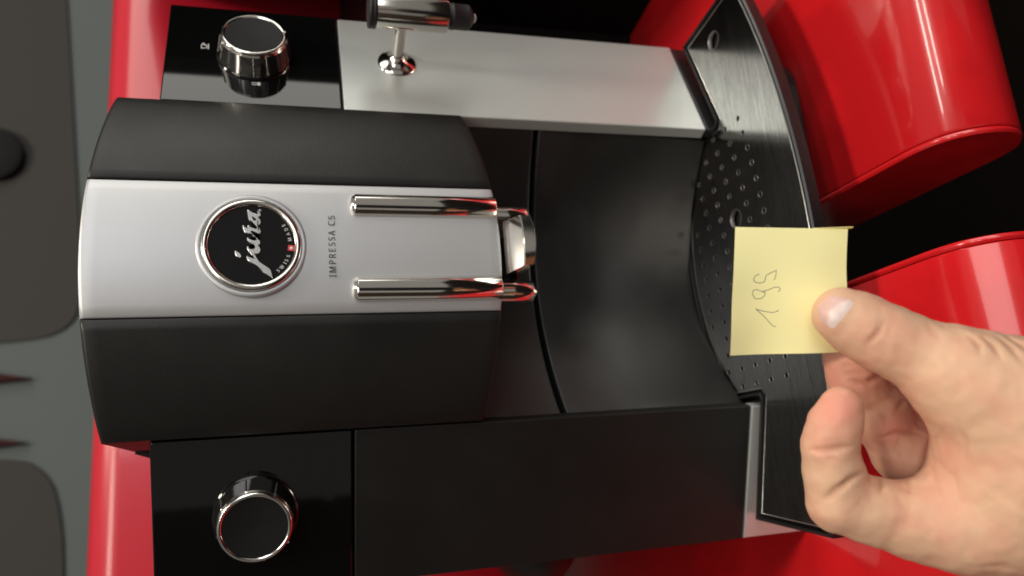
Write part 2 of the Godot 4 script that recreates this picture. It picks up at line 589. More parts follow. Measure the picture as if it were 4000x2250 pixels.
func coffee_machine() -> void:
	var t := thing("coffee_machine", "silver and black coffee machine with two knobs, round badge and chrome coffee spouts", "coffee machine")
	var fr := [frame(Vector3(0.0752, 0, 0), Vector3(0.932, 0, -0.3623), Vector3.UP), frame(Vector3(-0.0752, 0, 0), Vector3(0.932, 0, 0.3623), Vector3.UP)]
	var L := 0.0700
	# housings behind the panels
	for s in [1, -1]:
		var st := new_st()
		var plan := PackedVector2Array([Vector2(0.0757 * s, -0.008), Vector2(0.1400 * s, -0.0335), Vector2(0.1430 * s, -0.055), Vector2(0.1430 * s, -0.36), Vector2(0.0757 * s, -0.36)])
		for i in plan.size():
			plan[i].y = -plan[i].y
		plate(st, plan, frame(Vector3(0, 0, 0), Vector3.RIGHT, Vector3.FORWARD), 0.031, 0.3437, 0.001)
		obj("side_housing", st, M["matte_black"], t)
	var st := new_st()
	plate(st, rect(-0.0757, 0.06, 0.0757, 0.36), frame(Vector3(0, 0, -0.06), Vector3.RIGHT, Vector3.UP), -0.3, 0.0, 0.001)
	obj("back_housing", st, M["gap_black"], t)
	obj("recess_wall", recess(0.0748, 0.1672, 0.345, 0.01), M["recess_black"], t)
	obj("drip_wall", recess(0.0738, 0.0644, 0.1645, 0.012, 1.0), M["recess_black"], t)
	# front panels
	for i in 2:
		var f: Transform3D = fr[i]
		var a := 0.0 if i == 0 else -L
		st = new_st()
		plate(st, round_rect(a, 0.0700 if i == 0 else 0.0688, a + L, 0.2640, 0.0009), f, -0.0065, 0.0, 0.0007)
		var p := obj("front_panel", st, M["silver"] if i == 0 else M["matte_black"], t)
		p.set_meta("label", "silver front panel with the steam wand" if i == 0 else "plain black front panel")
		st = new_st()
		plate(st, round_rect(a, 0.2650, a + L, 0.3447, 0.0009), f, -0.0065, 0.0004, 0.0006)
		obj("control_panel", st, M["gloss_black"], t)
		st = new_st()
		plate(st, rect(a + 0.0004, 0.031, a + L - 0.0004, 0.0690 if i == 0 else 0.0680), f, -0.006, -0.0006 if i == 0 else 0.0, 0.0005)
		obj("base_panel", st, M["silver"] if i == 1 else M["tray_black"], t)
	# the hood with its silver stripe
	obj("hood_wing", hood_piece(0.0290, 0.0745, 10), M["matte_black"], t)
	obj("hood_wing", hood_piece(-0.0745, -0.0290, 10), M["matte_black"], t)
	obj("hood_stripe", hood_piece(-0.0284, 0.0284, 12), M["silver_stripe"], t)
	# round bump on the left side
	st = new_st()
	var bump := []
	for i in 7:
		var a := PI / 2 * i / 6.0
		bump.append(Vector2(maxf(0.027 * cos(a), 0.0001), 0.024 * sin(a)))
	lathe(st, [bump], frame(Vector3(-0.143, 0.143, -0.15), Vector3.FORWARD, Vector3.UP) * Transform3D(Basis.from_scale(Vector3(1.3, 1, -1)), Vector3.ZERO))
	obj("side_bump", st, M["matte_black"], t)
	badge(t)
	lettering("printed_name", "IMPRESSA C5", 0.0028, 0.0001, frame(Vector3(-0.0002, 0.2728, 0.02475), Vector3.RIGHT * 0.93, Vector3.UP), M["ink"], t, 10)
	spouts(t)
	knob(t, frame(Vector3(0.1068, 0.3047, -0.0122), Vector3(0.932, 0, -0.3623), Vector3.UP), 16, 0.0)
	knob(t, frame(Vector3(-0.1068, 0.3047, -0.0122), Vector3(0.932, 0, 0.3623), Vector3.UP), 8, 0.28)
	wand(t, fr[0])
	icons(t, fr[0])

func badge(t: Node3D) -> void:
	var f := frame(Vector3(0, 0.3047, 0.0236), Vector3.RIGHT, Vector3.UP)
	var st := new_st()
	lathe(st, [[Vector2(0.0218, 0.0), Vector2(0.0217, 0.0010), Vector2(0.0212, 0.0014), Vector2(0.0205, 0.0016), Vector2(0.0199, 0.0014)]], f, 72)
	obj("badge_collar", st, M["silver_stripe"], t)
	st = new_st()
	var run := []
	for i in 9:
		var a := PI * i / 8.0
		run.append(Vector2(0.01815 + 0.00155 * cos(a), 0.0013 + 0.0016 * sin(a)))
	lathe(st, [run], f, 72)
	obj("badge_ring", st, M["chrome_dull"], t)
	st = new_st()
	lathe(st, [[Vector2(0.0169, 0.0016), Vector2(0.009, 0.0017), Vector2(0.0001, 0.0018)]], f, 48)
	var disc := obj("badge_disc", st, M["badge_black"], t)
	# raised script
	var g := frame(Vector3(0.0165 , 0.0085, 0.0), Vector3.RIGHT, Vector3.UP)
	var script := [745,1400, 600,1300, 470,1170, 330,1080, 300,1040, 288,990, 300,963, 340,985, 418,1022, 385,960, 330,890, 298,840, 295,803, 320,795, 360,832, 412,834, 432,802, 400,750, 340,712, 310,685, 298,640, 312,617, 350,640, 420,668, 458,660, 430,610, 372,555, 340,552, 270,532, 240,490, 220,432, 215,395, 240,390, 300,432, 303,392, 330,388, 380,420, 450,447, 467,432, 440,390, 372,312, 330,282, 315,220, 303,130, 300,84, 330,85, 400,120, 470,148, 468,122, 490,108, 535,130, 552,170, 540,205, 508,222, 545,280, 550,335, 525,378, 496,386, 530,440, 550,500, 540,548, 508,560, 440,532, 385,500, 376,508, 440,585, 500,635, 535,685, 545,735, 528,760, 505,766, 535,815, 545,865, 530,915, 490,938, 437,934, 475,990, 500,1050, 520,1080, 600,1140, 700,1215, 718,1240, 747,1340]
	var dot := [85,885, 105,878, 150,900, 182,922, 205,962, 207,1000, 182,1016, 112,982, 90,930]
	for part in [script, dot]:
		var loop := PackedVector2Array()
		for i in part.size() / 2:
			loop.append(Vector2(165.0 - part[2 * i + 1] / 4.527, 85.0 - part[2 * i] / 4.527) * 1e-4)
		st = new_st()
		plate(st, loop, f, 0.0017, 0.0026, 0.00026, false)
		obj("raised_script", st, M["script_metal"], disc)
	st = new_st()
	var eye := PackedVector2Array()
	for q in [Vector2(380, 205), Vector2(412, 215), Vector2(455, 262), Vector2(462, 280), Vector2(440, 296), Vector2(402, 270)]:
		eye.append(Vector2(165.0 - q.y / 4.527, 85.0 - q.x / 4.527) * 1e-4)
	plate(st, eye, f, 0.0018, 0.00264)
	obj("letter_eye", st, M["badge_black"], disc)
	# small print round the lower edge, and the little red flag
	var small := "SWISS"
	for i in 5:
		ring_letter(disc, f, small[i], [-137.5, -129.5, -121.5, -116.5, -109.0][i])
	small = "MADE"
	for i in 4:
		ring_letter(disc, f, small[i], [-81.0, -71.8, -63.5, -56.0][i])
	lettering("printed_mark", "®", 0.0011, 0.0001, f * frame(Vector3(0.0148, -0.0031, 0.00175), Vector3.RIGHT, Vector3.UP), M["white_print"], disc)
	var fl := f * frame(Vector3(cos(deg_to_rad(-95.0)) * 0.0154, sin(deg_to_rad(-95.0)) * 0.0154, 0), Vector3(cos(deg_to_rad(-5.0)), sin(deg_to_rad(-5.0)), 0), Vector3(-sin(deg_to_rad(-5.0)), cos(deg_to_rad(-5.0)), 0))
	st = new_st()
	plate(st, rect(-0.0012, -0.0013, 0.0012, 0.0013), fl, 0.0016, 0.00172)
	obj("red_flag", st, M["red_print"], disc)
	st = new_st()
	plate(st, PackedVector2Array([Vector2(-0.8, -0.25), Vector2(-0.25, -0.25), Vector2(-0.25, -0.8), Vector2(0.25, -0.8), Vector2(0.25, -0.25), Vector2(0.8, -0.25), Vector2(0.8, 0.25), Vector2(0.25, 0.25), Vector2(0.25, 0.8), Vector2(-0.25, 0.8), Vector2(-0.25, 0.25), Vector2(-0.8, 0.25)]), fl * Transform3D(Basis.from_scale(Vector3(0.001, 0.001, 1)), Vector3.ZERO), 0.0017, 0.00178)
	obj("white_cross", st, M["white_print"], disc)

func ring_letter(parent: Node, f: Transform3D, ch: String, deg: float) -> void:
	var a := deg_to_rad(deg)
	var up := Vector3(-cos(a), -sin(a), 0)
	var p := Vector3(cos(a) * 0.0150, sin(a) * 0.0150, 0.00172)
	lettering("printed_letter", ch, 0.0014, 0.0001, f * frame(p, Vector3(up.y, -up.x, 0), up), M["white_print"], parent)

func spouts(t: Node3D) -> void:
	for s in [-1, 1]:
		var st := new_st()
		var f := frame(Vector3(0.0185 * s, 0.2002, 0.0220), Vector3.RIGHT, Vector3.FORWARD)
		lathe(st, [[Vector2(0.0001, 0.0), Vector2(0.0050, 0.0)], [Vector2(0.0050, 0.0), Vector2(0.0055, 0.0004), Vector2(0.0055, 0.03), Vector2(0.0055, 0.0625)], [Vector2(0.0055, 0.0625), Vector2(0.0048, 0.0640), Vector2(0.0025, 0.0650), Vector2(0.0001, 0.0653)]], f, 40)
		obj("spout_bar", st, M["chrome"], t)
		st = new_st()
		f = frame(Vector3(0.0181 * s, 0.1825, 0.0115), Vector3.RIGHT, Vector3.FORWARD)
		lathe(st, [[Vector2(0.0032, 0.002), Vector2(0.0032, 0.0), Vector2(0.0049, 0.0)], [Vector2(0.0049, 0.0), Vector2(0.0053, 0.0004), Vector2(0.0053, 0.01), Vector2(0.0053, 0.022)]], f, 40)
		obj("spout_tube", st, M["chrome"], t)
		st = new_st()
		lathe(st, [[Vector2(0.0016, -0.0022), Vector2(0.0026, -0.0014), Vector2(0.003, 0.003)]], f, 20)
		obj("spout_nozzle", st, M["chrome_dull"], t)
	# the faceted grip that slides the spouts
	var st2 := new_st()
	var rows := []
	var n := 12
	for i in n + 1:
		var u := lerpf(-1, 1, float(i) / n)
		var b := 1.0 - u * u
		var row := PackedVector3Array()
		row.append(Vector3(u * 0.0122, 0.1968 + 0.0004 * b, 0.0225 + 0.0004 * b))
		row.append(Vector3(u * 0.01165, 0.1924 - 0.0002 * b, 0.0338 + 0.0019 * b))
		row.append(Vector3(u * 0.0113, 0.1919 - 0.0002 * b, 0.0345 + 0.0020 * b))
		row.append(Vector3(u * 0.0112, 0.1880 - 0.0012 * b, 0.0345 + 0.0020 * b))
		row.append(Vector3(u * 0.0110, 0.1874 - 0.0012 * b, 0.0340 + 0.0019 * b))
		row.append(Vector3(u * 0.0112, 0.1885 - 0.0010 * b, 0.0200))
		rows.append(row)
	for k in 5:
		var pair := []
		for row in rows:
			pair.append(PackedVector3Array([row[k], row[k + 1]]))
		grid(st2, pair, 10 + k)
	cap(st2, rows[0])
	cap(st2, rows[-1], true)
	obj("spout_grip", st2, M["chrome"], t)
	st2 = new_st()
	plate(st2, round_rect(-0.0165, 0.1895, 0.0165, 0.2005, 0.001), frame(Vector3(0, 0, 0.0155), Vector3.RIGHT, Vector3.UP), -0.012, 0.0, 0.0006)
	obj("spout_carrier", st2, M["gloss_black"], t)

func knob(t: Node3D, f: Transform3D, ribs: int, turn: float) -> void:
	var st := new_st()
	lathe(st, [[Vector2(0.0166, 0.0018), Vector2(0.0158, 0.0062), Vector2(0.0151, 0.0115)], [Vector2(0.0151, 0.0115), Vector2(0.0146, 0.0124)]], f, 64)
	var skirt := obj("rotary_knob", st, M["chrome"], t)
	st = new_st()
	lathe(st, [[Vector2(0.0176, 0.0), Vector2(0.0174, 0.0012), Vector2(0.0166, 0.0018)]], f, 64)
	obj("knob_base", st, M["gloss_black"], skirt)
	st = new_st()
	lathe(st, [[Vector2(0.0146, 0.0119), Vector2(0.0147, 0.0130), Vector2(0.0142, 0.0138), Vector2(0.0135, 0.0139), Vector2(0.0129, 0.0133)]], f, 64)
	obj("knob_ring", st, M["chrome"], skirt)
	st = new_st()
	lathe(st, [[Vector2(0.01295, 0.0128), Vector2(0.0128, 0.0134)], [Vector2(0.0128, 0.0134), Vector2(0.008, 0.0129), Vector2(0.0001, 0.0126)]], f, 48)
	obj("knob_cap", st, M["knob_black"], skirt)
	for i in ribs:
		var a := TAU * (i + turn) / ribs
		var d := Vector3(cos(a), sin(a), 0)
		st = new_st()
		tube(st, PackedVector3Array([f * (d * 0.0165 + Vector3(0, 0, 0.0024)), f * (d * 0.0157 + Vector3(0, 0, 0.0068)), f * (d * 0.0151 + Vector3(0, 0, 0.0112)), f * (d * 0.0149 + Vector3(0, 0, 0.0118))]), [0.00040, 0.00044, 0.00052, 0.0006], 8)
		obj("knob_rib", st, M["chrome"], skirt)

func wand(t: Node3D, f: Transform3D) -> void:
	var nrm := f.basis.z
	var base := Vector3(0.1099, 0.2356, -0.0135)
	var g := frame(base, f.basis.x, f.basis.y)
	var st := new_st()
	lathe(st, [[Vector2(0.0100, 0.0), Vector2(0.0099, 0.0005), Vector2(0.0092, 0.0010), Vector2(0.007, 0.0019), Vector2(0.005, 0.0030), Vector2(0.0039, 0.0044), Vector2(0.0031, 0.0060)]], g, 48)
	obj("wand_flange", st, M["chrome"], t)
	st = new_st()
	var axis := base + nrm * 0.0305
	var path := PackedVector3Array()
	for i in 9:
		var u := i / 8.0
		path.append(base + nrm * 0.0290 * u + Vector3(0, 0.0012 * u - 0.0006 * u * u, 0))
	tube(st, path, [0.0029], 20)
	obj("wand_pipe", st, M["chrome_dull"], t)
	var h := frame(Vector3(axis.x, 0, axis.z), Vector3.RIGHT, Vector3.FORWARD)
	st = new_st()
	lathe(st, [[Vector2(0.0074, 0.2145), Vector2(0.0080, 0.2145)], [Vector2(0.0080, 0.2145), Vector2(0.0082, 0.2150), Vector2(0.0082, 0.23), Vector2(0.0082, 0.2484), Vector2(0.0080, 0.2489)]], h, 48)
	obj("wand_sleeve", st, M["chrome_dull"], t)
	st = new_st()
	lathe(st, [[Vector2(0.0078, 0.2489), Vector2(0.0086, 0.2489)], [Vector2(0.0086, 0.2489), Vector2(0.0089, 0.2494), Vector2(0.0089, 0.2502), Vector2(0.0086, 0.2506), Vector2(0.0089, 0.2510), Vector2(0.0089, 0.2521), Vector2(0.0086, 0.2525)], [Vector2(0.0086, 0.2525), Vector2(0.0001, 0.2525)]], h, 40)
	obj("wand_cap", st, M["rubber"], t)
	st = new_st()
	lathe(st, [[Vector2(0.0062, 0.2147), Vector2(0.0062, 0.2122), Vector2(0.0066, 0.2119), Vector2(0.0066, 0.2115), Vector2(0.0062, 0.2112), Vector2(0.0062, 0.2042)], [Vector2(0.0062, 0.2042), Vector2(0.0059, 0.2035), Vector2(0.0034, 0.2016), Vector2(0.0022, 0.2010)]], h, 40)
	obj("wand_tip", st, M["rubber"], t)
	st = new_st()
	lathe(st, [[Vector2(0.0024, 0.2016), Vector2(0.0021, 0.2003), Vector2(0.0012, 0.1998), Vector2(0.0001, 0.1997)]], h, 16)
	obj("wand_outlet", st, M["white_print"], t)

func icons(t: Node3D, f: Transform3D) -> void:
	# little cup above the right knob
	var c := f * frame(Vector3(0.0392, 0.3277, 0.0004), Vector3.RIGHT, Vector3.UP)
	var st := new_st()
	for q in [[-0.0016, 0.0013, -0.0011, -0.0010], [0.0013, 0.0013, 0.0009, -0.0010], [-0.0016, 0.0013, 0.0013, 0.0013], [-0.0011, -0.0010, 0.0009, -0.0010], [0.0013, 0.0010, 0.0024, 0.0006], [0.0024, 0.0006, 0.0010, -0.0004], [-0.0018, -0.0018, 0.0018, -0.0018]]:
		bar(st, c, Vector2(q[0], q[1]), Vector2(q[2], q[3]), 0.00016)
	obj("cup_symbol", st, M["white_print"], t)
	# steam symbol below it
	c = f * frame(Vector3(0.0142, 0.3035, 0.0004), Vector3.RIGHT, Vector3.UP)
	st = new_st()
	bar(st, c, Vector2(-0.0004, 0.0022), Vector2(-0.0004, 0.0), 0.00018)
	bar(st, c, Vector2(0.0009, 0.0022), Vector2(0.0009, 0.0), 0.00018)
	for a in [-0.8, 0.0, 0.8]:
		var d := Vector2(sin(a), -cos(a))
		var loop := PackedVector2Array()
		for p in circle(Vector2.ZERO, 0.0008, 14, 0.55):
			loop.append(Vector2(0.00025, -0.0002) + d * (0.0008 + p.x) + Vector2(-d.y, d.x) * p.y)
		plate(st, loop, c, 0.0, 0.0001)
	obj("steam_symbol", st, M["white_print"], t)

func bar(st: SurfaceTool, f: Transform3D, a: Vector2, b: Vector2, w: float) -> void:
	var d := (b - a).normalized() * w
	var n := Vector2(-d.y, d.x)
	plate(st, PackedVector2Array([a - d - n, b + d - n, b + d + n, a - d + n]), f, 0.0, 0.0001)

# ---------------------------------------------------------------- the drip tray
func tray_outline(grow: float) -> PackedVector2Array:
	var o := PackedVector2Array()
	for i in 29:
		var x := lerpf(-0.1415, 0.1415, i / 28.0)
		o.append(Vector2(x, 0.0640 - 1.28 * x * x))
	o.append_array([Vector2(0.1345, -0.0188), Vector2(0.0760, 0.0022), Vector2(0.0745, 0.0012), Vector2(0.0738, -0.022)])
	for i in 15:
		var x := lerpf(0.069, -0.069, i / 14.0)
		o.append(Vector2(x, -0.0465 + 4.0 * x * x))
	o.append_array([Vector2(-0.0738, -0.022), Vector2(-0.0745, 0.0012), Vector2(-0.0760, 0.0022), Vector2(-0.1345, -0.0188)])
	return inset(o, -grow) if grow != 0.0 else o

func drip_tray() -> void:
	var t := thing("drip_tray", "dark steel drip tray plate with drain holes and black rim, under the spouts", "drip tray", Vector3(0.0035, 0, 0))
	t.rotation.y = 0.0125
	# frame: plan x, z -> world; "up" is the frame's z
	var f := frame(Vector3.ZERO, Vector3.RIGHT, Vector3.BACK)   # x cross z(back) = -y
	var down := Transform3D(Basis(Vector3.RIGHT, Vector3.BACK, Vector3.UP), Vector3.ZERO)
	var outer := tray_outline(0.0)
	var inner := tray_outline(-0.0037)
	var st := new_st()
	var a := ring3(outer, down, 0.0585)
	var b := ring3(outer, down, 0.0642)
	var b2 := ring3(inset(outer, 0.0007), down, 0.0652)
	var c := ring3(inset(outer, 0.0017), down, 0.0652)
	var d := ring3(inset(outer, 0.0021), down, 0.0600)
	var rings := [a, b, b2, c, d]
	for k in 4:
		var rows := []
		for r in [rings[k], rings[k + 1]]:
			var q: PackedVector3Array = r.duplicate()
			q.append(q[0])
			rows.append(q)
		grid(st, rows, 20 + k)
	cap(st, a)
	obj("tray_rim", st, M["tray_black"], t)
	st = new_st()
	cap(st, d)
	obj("tray_well", st, M["gap_black"], t)
	st = new_st()
	plate(st, round_rect(-0.105, -0.032, 0.105, 0.030, 0.02, 5), down, 0.0306, 0.0583)
	obj("tray_basin", st, M["tray_black"], t)
	# the plate with its drain holes
	var csg := CSGCombiner3D.new()
	csg.name = "drain_plate"
	var poly := CSGPolygon3D.new()
	var big := PackedVector2Array()
	for q in inner:
		big.append(q * 100.0)
	poly.polygon = big
	csg.scale = Vector3.ONE * 0.01
	poly.mode = CSGPolygon3D.MODE_DEPTH
	poly.depth = 0.14
	poly.transform = Transform3D(Basis(Vector3.RIGHT, Vector3.BACK, Vector3.DOWN), Vector3(0, 6.26, 0))
	csg.add_child(poly)
	var holes := []
	for j in 16:
		var x := 0.0035 + 0.00904 * (j - 7.5)
		for k in range(-3, 6):
			var z := -0.0070 + 0.01255 * k - 0.0145 * x - 1.53 * x * x
			if z > 0.0315 or z < -0.0465 + 4.0 * x * x + 0.0075:
				continue
			if Vector2(x - 0.0217, z - 0.0055).length() < 0.007:
				continue
			holes.append(Vector3(x - 0.0035, z, 0.00122))
	holes.append(Vector3(0.0182, 0.0055, 0.0046))
	holes.append(Vector3(0.1200, 0.0118, 0.0047))
	for h in holes:
		for q in [[h.z, 0.006, 0.0640], [h.z + 0.00025, 0.0004, 0.0640]]:
			var cy := CSGCylinder3D.new()
			cy.radius = q[0] * 100.0
			cy.height = q[1] * 100.0
			cy.sides = 20 if h.z > 0.002 else 12
			cy.position = Vector3(h.x, q[2], h.y) * 100.0
			cy.operation = CSGShape3D.OPERATION_SUBTRACTION
			csg.add_child(cy)
	csg.material_override = M["tray_plate"]
	t.add_child(csg)
	for h in holes:
		if h.z > 0.002:
			continue
		st = new_st()
		lathe(st, [[Vector2(h.z + 0.00004, -0.0001), Vector2(h.z + 0.0001, 0.00004), Vector2(h.z + 0.00022, 0.00008), Vector2(h.z + 0.00040, 0.00004), Vector2(h.z + 0.0005, -0.0001)]], Transform3D(Basis(Vector3.RIGHT, Vector3.FORWARD, Vector3.UP), Vector3(h.x, 0.0640, h.y)), 16)
		obj("drain_hole_rim", st, M["rim_steel"], t)
	for h in [Vector3(0.0182, 0.0055, 0.0046), Vector3(0.1200, 0.0118, 0.0047)]:
		st = new_st()
		lathe(st, [[Vector2(h.z - 0.0002, -0.0018), Vector2(h.z, -0.0002), Vector2(h.z + 0.0003, 0.0002), Vector2(h.z + 0.0008, -0.0001)]], Transform3D(Basis(Vector3.RIGHT, Vector3.FORWARD, Vector3.UP), Vector3(h.x, 0.0640, h.y)), 28)
		obj("finger_hole_rim", st, M["rim_steel"], t)
	var edge := ring3(inset(outer, 0.0038), down, 0.0637)
	edge.append(edge[0])
	st = new_st()
	tube(st, edge, [0.00045], 6, 0, false)
	obj("plate_edge", st, M["edge_steel"], t)

# ---------------------------------------------------------------- the yellow note
func note_point(u: float, v: float) -> Vector3:
	# u along the upper edge from left to right of the writing, v down
	var tl := Vector3(-0.0701, 0.1641, 0.1393)
	var tr := Vector3(-0.0328, 0.1622, 0.1493)
	var bl := Vector3(-0.0718, 0.1314, 0.1488)
	var br := Vector3(-0.0361, 0.1303, 0.1582)
	var p := tl.lerp(tr, u).lerp(bl.lerp(br, u), v)
	var n := Vector3(-0.236, 0.283, 0.93)
	var edge := (bl - tl).normalized() * 0.0006 * sin(PI * u) * (1.0 - v)
	return p - edge + n * (0.0022 * sin(PI * u) * (1.0 - 0.7 * v) - 0.0011 * sin(TAU * v) * (1.0 - u) + 0.0016 * exp(-pow((u - 0.42) / 0.16, 2.0)) * (v - 0.35) + 0.0012 * pow(maxf(0.0, u - 0.6) / 0.4, 2.0) * pow(v, 3.0))

func note() -> void:
	var t := thing("sticky_note", "small yellow paper note with handwritten number held between thumb and finger", "note")
	var im := Image.create(700, 640, false, Image.FORMAT_RGB8)
	im.fill(Color(0.955, 0.93, 0.69))
	var r := RandomNumberGenerator.new()
	r.seed = 4
	for i in 900:
		var v := r.randf_range(-0.012, 0.012)
		im.fill_rect(Rect2i(r.randi_range(0, 690), r.randi_range(0, 630), r.randi_range(2, 14), r.randi_range(1, 3)), Color(0.955 + v, 0.93 + v, 0.69 + v))
	# pen strokes, points as they lie on the paper: across and down in parts of its width
	var ink := Color(0.16, 0.16, 0.22)
	var strokes := [
		[[0.218, 0.392], [0.222, 0.370], [0.300, 0.290], [0.360, 0.215], [0.352, 0.235], [0.338, 0.300], [0.330, 0.360], [0.338, 0.395], [0.348, 0.412]],
		[[0.490, 0.290], [0.462, 0.285], [0.440, 0.255], [0.440, 0.205], [0.475, 0.178], [0.505, 0.185], [0.512, 0.215], [0.500, 0.250], [0.488, 0.285], [0.497, 0.268], [0.510, 0.320], [0.530, 0.370], [0.530, 0.400], [0.518, 0.418], [0.500, 0.412], [0.495, 0.398]],
		[[0.632, 0.228], [0.616, 0.192], [0.590, 0.182], [0.568, 0.200], [0.562, 0.240], [0.570, 0.275], [0.592, 0.285], [0.620, 0.290], [0.640, 0.325], [0.662, 0.378], [0.648, 0.380], [0.600, 0.372], [0.588, 0.362]],
	]
	for s in strokes:
		for i in s.size() - 1:
			var a := Vector2(s[i][0] * 700, s[i][1] * 640)
			var b := Vector2(s[i + 1][0] * 700, s[i + 1][1] * 640)
			var n := int(a.distance_to(b) * 2) + 1
			for k in n:
				var p := a.lerp(b, float(k) / n)
				for dx in range(-2, 3):
					for dy in range(-2, 3):
						var q := Vector2i(int(p.x) + dx, int(p.y) + dy)
						var d := Vector2(q).distance_to(p)
						var w := clampf(1.9 - d, 0.0, 1.0) * 0.95
						var old := im.get_pixel(q.x, q.y)
						var mixed := Color(0.955, 0.93, 0.69).lerp(ink, w)
						if mixed.get_luminance() < old.get_luminance():
							im.set_pixel(q.x, q.y, mixed)
	var m := mat("note_paper", Color(1, 1, 1), 0.8)
	m.albedo_texture = ImageTexture.create_from_image(im)
	m.backlight_enabled = true
	m.backlight = Color(0.16, 0.15, 0.09)
	var n := Vector3(-0.236, 0.283, 0.93) * 0.00006
	var st := new_st()
	for side in [1.0, -1.0]:
		var p := []
		for i in 25:
			var row := PackedVector3Array()
			for j in 25:
				row.append(note_point(j / 24.0, i / 24.0) + n * side)
			p.append(row)
		grid(st, p, 1 if side > 0 else 2, side < 0)
	obj("paper", st, m, t)
	# the curled tab at the lower right corner
	var mt := mat("note_back", Color(0.80, 0.74, 0.30), 0.85)
	st = new_st()
	var rows := []
	for i in 6:
		var s := i / 5.0
		var row := PackedVector3Array()
		for j in 5:
			var v := lerpf(0.70 + 0.0 * s, 1.03, j / 4.0)
			var p := note_point(1.0, v) + (note_point(1.0, v) - note_point(0.9, v)) * (0.16 * s * (0.25 + 0.75 * (j / 4.0)))
			row.append(p + n * 22.0 * sin(s * PI * 0.6) * (j / 4.0))
		rows.append(row)
	grid(st, rows, 1)
	obj("curled_edge", st, mt, t)

# ---------------------------------------------------------------- the hand
var bone_a := PackedVector3Array()
var bone_b := PackedVector3Array()
var bone_ra := PackedFloat32Array()
var bone_rb := PackedFloat32Array()
var bone_g := PackedInt32Array()
var group_k := {"thumb": 0.0040, "palm": 0.012, "index": 0.0030, "middle": 0.0032, "ring": 0.0032}
var group_names := ["thumb", "palm", "index", "middle", "ring"]
var creases := []
var blush := []
var lumps := FastNoiseLite.new()

func chain(g: String, pts: Array, radii: Array) -> void:
	for i in pts.size() - 1:
		bone_a.append(pts[i])
		bone_b.append(pts[i + 1])
		bone_ra.append(radii[i])
		bone_rb.append(radii[i + 1])
		bone_g.append(group_names.find(g))

func bone_distance(i: int, p: Vector3) -> float:
	var a := bone_a[i]
	var ab := bone_b[i] - a
	var h := clampf((p - a).dot(ab) / ab.length_squared(), 0.0, 1.0)
	return p.distance_to(a + ab * h) - lerpf(bone_ra[i], bone_rb[i], h)

func smin(a: float, b: float, k: float) -> float:
	var h := maxf(k - absf(a - b), 0.0) / k
	return minf(a, b) - h * h * k * 0.25

# Joins of the parts: thumb and index flow into the palm, fingers only touch each other.
func hand_field(p: Vector3, near: PackedInt32Array) -> float:
	var d := [1.0, 1.0, 1.0, 1.0, 1.0]
	for i in near:
		var g := bone_g[i]
		var k: float = group_k[group_names[g]]
		d[g] = smin(d[g], bone_distance(i, p), k)
	var r: float = smin(d[0], d[1], 0.010)
	r = smin(r, smin(d[2], d[1], 0.008), 0.0012)
	r = smin(r, smin(d[3], d[1], 0.005), 0.0008)
	r = smin(r, d[4], 0.0008)
	if absf(r) < 0.004:
		for c in creases:
			var q := crease_distance(c, p)
			if q < c[1] * 2.5:
				r += c[2] * exp(-q * q / (c[1] * c[1]))
		r += lumps.get_noise_3dv(p * 1000.0) * 0.00040
	return r

func crease_distance(c: Array, p: Vector3) -> float:
	if p.distance_squared_to(c[3]) > c[4]:
		return 1.0
	var best := 1.0
	var l: Array = c[0]
	for i in l.size() - 1:
		var a: Vector3 = l[i]
		var ab: Vector3 = l[i + 1] - a
		var h := clampf((p - a).dot(ab) / ab.length_squared(), 0.0, 1.0)
		var taper := 0.0
		if i == 0:
			taper = 0.0008 * (1.0 - h)
		if i == l.size() - 2:
			taper = 0.0008 * h
		best = minf(best, p.distance_to(a + ab * h) + taper)
	return best

func hand_gradient(p: Vector3, near: PackedInt32Array) -> Vector3:
	var e := 0.0006
	return Vector3(hand_field(p + Vector3(e, 0, 0), near) - hand_field(p - Vector3(e, 0, 0), near), hand_field(p + Vector3(0, e, 0), near) - hand_field(p - Vector3(0, e, 0), near), hand_field(p + Vector3(0, 0, e), near) - hand_field(p - Vector3(0, 0, e), near)).normalized()

